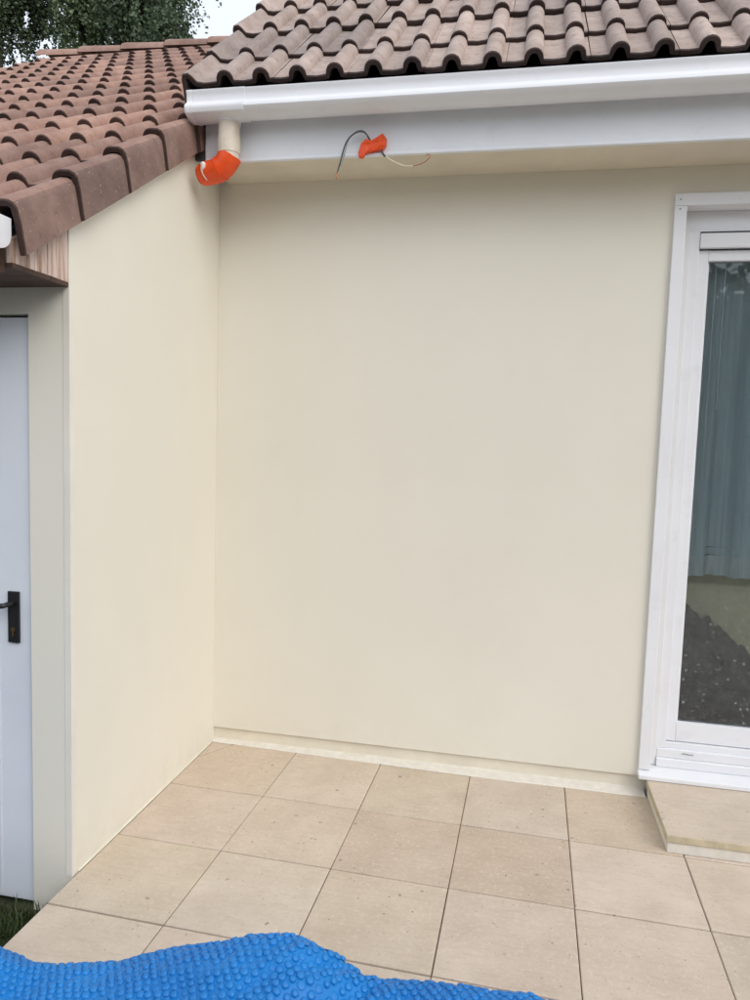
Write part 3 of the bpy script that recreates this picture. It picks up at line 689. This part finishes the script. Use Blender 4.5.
for j in range(tn+1):
    for i in range(tn+1):
        u, v = i/tn, j/tn; x = 2.10+.62*u; z = .075+(.70-.42*u)*(1-v)+(.02*noise.noise((x*9, v*5, 1))+.035*noise.noise((x*31, 3, 1))*(1-v)); y = .345-.02*math.sin(u*9+v*3)-.05*v+.012*noise.noise((u*6, v*6, 4))
        tv.append((x, y, z))
th.v = tv; th.f = [(j*(tn+1)+i, j*(tn+1)+i+1, (j+1)*(tn+1)+i+1, (j+1)*(tn+1)+i) for j in range(tn) for i in range(tn)]; th.mi = [0]*len(th.f)
tho = build(th, 'stand_in_throw', 'throw', None, smooth=True)
md = tho.modifiers.new('thickness', 'SOLIDIFY'); md.thickness = .012
tag(tho, 'dark charcoal throw hanging in front of the beige armchair added for the dark reflection in the glass', 'blanket')

# ------------------------------------------------------------------ doorstep
st = empty('doorstep', (2.9, -.24, 0), 'low stone doorstep with yellowed edge below the patio door', 'doorstep')
o = boxo('step_base', 'mortar', None, 1.957, 4.0, -.462, -.034, .0015, .040); setpar(o, st)
sx0, sx1 = 1.949, 2.62
for k, (a, b) in enumerate([(1.951, 2.56), (2.563, 3.17), (3.173, 4.0)]):
    o = boxo('step_slab', 'paving', None, a, b, -.468, -.020, .0405, .070, bev=.004); o.color = (.65, .55, .445, 1)
    o.data.materials.append(M['step_edge'])
    for p_ in o.data.polygons:
        if p_.normal.z < .5 : p_.material_index = 1
    setpar(o, st)

# ------------------------------------------------------------------ loose wires taped to the fascia
wr = empty('taped_wires', (.75, FY-.02, 2.6), 'loose wires bundled in orange tape on the white fascia', 'wire')
def wp(mb, name, mat, **k):
    o = build(mb, name, mat, None, **k); setpar(o, wr); return o
wy = FY-.022
tp = MB(); tn = 14; P = [(x_, z_+.008) for x_, z_ in [(.695, 2.556), (.704, 2.590), (.722, 2.604), (.745, 2.600), (.772, 2.612), (.790, 2.622), (.803, 2.605), (.803, 2.578), (.792, 2.563), (.764, 2.562), (.738, 2.556), (.722, 2.552), (.712, 2.536), (.697, 2.538)]]
n = len(P); cx_, cz_ = .752, 2.582
for (f_, yo) in ((1, wy+.012), (1.0, wy-.004), (.93, wy-.008), (.5, wy-.0105)):
    tp.v += [(cx_+(x-cx_)*f_, yo+.003*math.sin(i*2.4), cz_+(z-cz_)*f_) for i, (x, z) in enumerate(P)]
tp.f = [(r*n+i, r*n+(i+1) % n, (r+1)*n+(i+1) % n, (r+1)*n+i) for r in range(3) for i in range(n)]+[tuple(range(3*n, 4*n))]; tp.mi = [0]*len(tp.f)
wp(tp, 'orange_tape', 'orange')
def wire(name, pts, r, mat): return wp(MB().tube(catmull(pts, 8), r, 8), name, mat, smooth=True)
wire('wire', [(.745, wy, 2.600), (.725, wy-.018, 2.628), (.700, wy-.022, 2.634), (.672, wy-.022, 2.622), (.650, wy-.022, 2.596), (.637, wy-.020, 2.560), (.626, wy-.018, 2.520), (.617, wy-.018, 2.490)], .0030, 'wire_dark')
wire('wire', [(.740, wy, 2.598), (.720, wy-.010, 2.637), (.695, wy-.012, 2.642), (.668, wy-.010, 2.626), (.652, wy-.012, 2.600), (.643, wy-.014, 2.560), (.634, wy-.012, 2.528), (.628, wy-.012, 2.512)], .0023, 'wire_grey')
wire('bare_wire_end', [(.617, wy-.018, 2.492), (.613, wy-.018, 2.478), (.615, wy-.018, 2.468), (.611, wy-.018, 2.460)], .0026, 'copper')
wire('wire', [(.788, wy, 2.570), (.792, wy-.014, 2.556), (.799, wy-.02, 2.544), (.806, wy-.02, 2.537)], .0042, 'wire_dark')
wire('wire', [(.804, wy-.02, 2.541), (.822, wy-.022, 2.526), (.848, wy-.024, 2.512), (.880, wy-.024, 2.499), (.915, wy-.024, 2.496)], .0028, 'wire_cream')
wire('bare_wire_end', [(.912, wy-.024, 2.496), (.945, wy-.024, 2.503), (.968, wy-.024, 2.515), (.980, wy-.024, 2.530), (.976, wy-.022, 2.536), (.964, wy-.022, 2.534)], .0020, 'copper')

# ------------------------------------------------------------------ blue bubble pool cover heaped in the foreground
pc = empty('pool_cover', (.85, -2.1, 0), 'blue bubble pool cover heaped on the terrace in the foreground', 'pool cover')
HX = [(-.6, .45), (-.2, .48), (.25, .468), (.42, .438), (.50, .430), (.60, .452), (.72, .490), (.83, .527), (.92, .562), (.99, .585), (1.035, .588), (1.09, .563), (1.145, .531), (1.20, .535), (1.28, .547), (1.36, .551), (1.44, .552), (1.53, .525), (1.62, .38), (1.72, .2), (1.78, .06)]
def hcrest(x):
    for i in range(len(HX)-1):
        (a, ha), (b, hb) = HX[i], HX[i+1]
        if a <= x <= b:
            t = (x-a)/(b-a); m0 = ((hb-HX[i-1][1])/(b-HX[i-1][0]) if i > 0 else 0)*(b-a); m1 = ((HX[i+2][1]-ha)/(HX[i+2][0]-a) if i+2 < len(HX) else 0)*(b-a)
            return (2*t**3-3*t*t+1)*ha+(t**3-2*t*t+t)*m0+(-2*t**3+3*t*t)*hb+(t**3-t*t)*m1
    return HX[-1][1] if x > 0 else HX[0][1]
CS = catmull([(.34, .012, 0), (.27, .10, 0), (.20, .42, 0), (.13, .78, 0), (.06, .965, 0), (0, 1.0, 0), (-.08, .985, 0), (-.20, .93, 0), (-.34, .86, 0), (-.48, .70, 0), (-.58, .38, 0), (-.64, .06, 0), (-.70, .012, 0)], 10)
acc = [0.0]
for a, b in zip(CS[:-1], CS[1:]): acc.append(acc[-1]+math.hypot(b.x-a.x, (b.y-a.y)*.52))
TOT = acc[-1]
def csec(s):
    import bisect
    i = min(max(bisect.bisect(acc, s)-1, 0), len(acc)-2); t = (s-acc[i])/(acc[i+1]-acc[i]); return CS[i].lerp(CS[i+1], t)
def surf(x, s):
    q = csec(s); h = hcrest(x); z = q.y*h; y = -2.0+q.x+.03*noise.noise((x*2.2, 0, 5))
    k = min(1, q.y*1.3)
    w = .016*noise.noise((x*4, s*5, 0))+.009*noise.noise((x*11, s*9, 3))+.004*noise.noise((x*23, s*19, 8))
    g = math.exp(-((x-1.10)/.12)**2)                      # pressed folds on the right flank
    w += g*.005*math.sin((x*.8+s*.9)*95)*k
    return Vector((x, y, max(.004, z+w*k)))
X0, X1 = -.5, 1.78; nx, ns = 300, 170
cs = MB(); cs.v = [tuple(surf(X0+(X1-X0)*i/nx, TOT*j/ns)) for j in range(ns+1) for i in range(nx+1)]
cs.f = [(j*(nx+1)+i, j*(nx+1)+i+1, (j+1)*(nx+1)+i+1, (j+1)*(nx+1)+i) for j in range(ns) for i in range(nx)]; cs.mi = [0]*len(cs.f)
cso = link('cover_sheet', cs.mesh('cover_sheet', 'cover', True)); setpar(cso, pc)
bb = MB(); PT = .0165; rows = int(TOT/(PT*.8)); seg = 8
ring = [(math.cos(2*math.pi*k/seg), math.sin(2*math.pi*k/seg)) for k in range(seg)]
rb_ = random.Random(11)
for j in range(2, rows-1):
    s = j*PT*.8
    for i in range(int((X1-X0)/PT)):
        x = X0+.02+(i+(.5 if j % 2 else 0))*PT
        if x > X1-.02: continue
        x += rb_.uniform(-.09, .09)*PT; s_j = s+rb_.uniform(-.09, .09)*PT
        p = surf(x, s_j); du = surf(x+.006, s)-surf(x-.006, s); dv = surf(x, min(s+.006, TOT))-surf(x, s-.006)
        if p.z < .03 or du.length < 1e-6 or dv.length < 1e-6: continue
        nn = dv.cross(du).normalized() if dv.cross(du).z > 0 or True else None
        if nn.z < -.3: nn = -nn
        a = du.normalized(); b = nn.cross(a).normalized(); R_ = PT*.45*rb_.uniform(.80, 1.06); H_ = PT*.30*rb_.choice((1.1, 1, .9, .7, .35))
        o0 = len(bb.v)
        for (rr, hh) in ((1, -.05), (.93, .55), (.62, .92)):
            for c_, s_ in ring: bb.v.append(tuple(p+(a*c_+b*s_)*R_*rr+nn*H_*hh))
        bb.v.append(tuple(p+nn*H_*.98))
        for r in range(2):
            for k in range(seg): bb.f.append((o0+r*seg+k, o0+r*seg+(k+1) % seg, o0+(r+1)*seg+(k+1) % seg, o0+(r+1)*seg+k))
        for k in range(seg): bb.f.append((o0+2*seg+k, o0+2*seg+(k+1) % seg, o0+3*seg))
bb.mi = [0]*len(bb.f)
bo = link('bubbles', bb.mesh('bubbles', 'cover', True)); bo['kind'] = 'stuff'; setpar(bo, pc)

GAPS = ((-9.33, 9.75, .17), (-9.25, 9.2, .12), (-8.55, 10.15, .10), (-9.9, 10.6, .09), (-8.7, 9.35, .07))
# ------------------------------------------------------------------ trees behind the garage roof
def tree(loc, height, rad, base, nstr, leafm, seed, label, lean=0, gaps=()):
    rt = random.Random(seed); t = empty('tree', loc, label, 'tree', 'trees behind the garage roof')
    X, Y, Z = loc; tr = MB()
    pts = [(X+lean*k*k+.08*math.sin(k*5+seed), Y+.06*math.cos(k*4), Z+height*.92*k) for k in [i/12 for i in range(13)]]
    tr.tube(pts, [.24*(1-.9*i/12)+.015 for i in range(13)], 10)
    limbs = []
    for i in range(26):
        k = rt.uniform(.22, .95); p = Vector(pts[0]).lerp(Vector(pts[0]), 0); ii = int(k*12); p = Vector(pts[ii]).lerp(Vector(pts[min(ii+1, 12)]), k*12-ii)
        a = rt.random()*6.283; env = rad*math.sin(math.pi*min(1, max(.05, (k-base)*.9/(1-base)+.22)))**.6
        L = env*rt.uniform(.7, 1.05); tip = p+Vector((math.cos(a)*L, math.sin(a)*L, L*rt.uniform(.15, .55)))
        mid = p.lerp(tip, .5)+Vector((0, 0, L*.12)); c = catmull([p, mid, tip], 4); limbs.append(c)
        tr.tube(c, [.07*(1-.85*q/(len(c)-1))+.006 for q in range(len(c))], 6)
    o = build(tr, 'trunk', 'bark', None, smooth=True); setpar(o, t)
    lf = MB(); V_, F_ = lf.v, lf.f
    for i in range(nstr):
        c = rt.choice(limbs); q = rt.uniform(.25, 1.0)*(len(c)-1); ii = min(int(q), len(c)-2); p = c[ii].lerp(c[ii+1], q-ii)
        p = p+Vector((rt.gauss(0, .22), rt.gauss(0, .22), rt.gauss(0, .15)))
        d = Vector((rt.gauss(0, .22), rt.gauss(0, .22), -1)).normalized(); L = rt.uniform(.5, 1.7); nl = int(L/.044)
        for m in range(nl):
            pp = p+d*(m*.044)+Vector((rt.gauss(0, .035), rt.gauss(0, .035), 0))
            if any(abs(pp.x-gx+.83*(pp.y-12)) < gr*(1+.5*noise.noise((pp.z*4, 0, 0))) and abs(pp.z-gz-.57*(pp.y-12)) < gr*2.4 for gx, gz, gr in gaps) and rt.random() < .9: continue
            l = rt.uniform(.055, .095); wd = l*.40
            ax = Vector((rt.gauss(0, 1), rt.gauss(0, 1), rt.gauss(-.6, .7))).normalized(); bx = ax.orthogonal().normalized()
            bx.rotate(Matrix.Rotation(rt.random()*6.28, 3, ax)); n0 = len(V_)
            V_ += [tuple(pp), tuple(pp+ax*l*.5+bx*wd), tuple(pp+ax*l), tuple(pp+ax*l*.5-bx*wd)]; F_.append((n0, n0+1, n0+2, n0+3))
    lf.mi = [0]*len(F_)
    o = link('crown', lf.mesh('crown', leafm)); setpar(o, t); return t
tree((-10.6, 12.0, GZ), 15.5, 2.1, .22, 6000, 'leaf_b', 21, 'leafy tree at the far left corner behind the garage roof', gaps=GAPS)
tree((-8.9, 12.6, GZ), 16.0, 1.25, .22, 3600, 'leaf_a', 34, 'slender drooping tree in the middle, beyond the garage ridge', gaps=GAPS)
tree((-6.95, 12.2, GZ), 15.0, 1.45, .22, 6600, 'leaf_b', 47, 'dense tree nearest the white sky, behind the garage ridge', gaps=GAPS)

# tall garden hedge facing the house, mirrored in the patio door
hg = empty('hedge', (7.0, -14.0, GZ), 'tall green garden hedge mirrored faintly in the patio door glass', 'hedge')
rh = random.Random(9); hl = MB()
for i in range(26000):
    x = rh.uniform(-4, 18); top = 5.6+.9*noise.noise((x*.5, 0, 0)); z = rh.uniform(0, top); dpt = rh.random()**2*.8+.25*noise.noise((x*.8, z*.8, 2))
    p = Vector((x, -13.6-dpt, GZ+z)); l = rh.uniform(.13, .24)
    ax = Vector((rh.gauss(0, 1), rh.gauss(0, 1), rh.gauss(0, 1))).normalized(); bx = ax.orthogonal().normalized()*l*.4; n0 = len(hl.v)
    hl.v += [tuple(p), tuple(p+ax*l*.5+bx), tuple(p+ax*l), tuple(p+ax*l*.5-bx)]; hl.f.append((n0, n0+1, n0+2, n0+3))
hl.mi = [0]*len(hl.f)
o = link('foliage', hl.mesh('foliage', 'leaf_b')); setpar(o, hg)
o = build(MB().box(-3.9, 17.9, -15.3, -14.6, GZ, GZ+5.0), 'hedge_core', 'leaf_b', None); setpar(o, hg)
hc = MB()
for k in range(22): hc.tube([(-3.5+k, -14.4, GZ), (-3.45+k+.1*math.sin(k), -14.38, GZ+2.4), (-3.4+k, -14.4, GZ+4.3)], [.09, .06, .02], 7)
o = build(hc, 'stems', 'bark', None); o['kind'] = 'stuff'; setpar(o, hg)
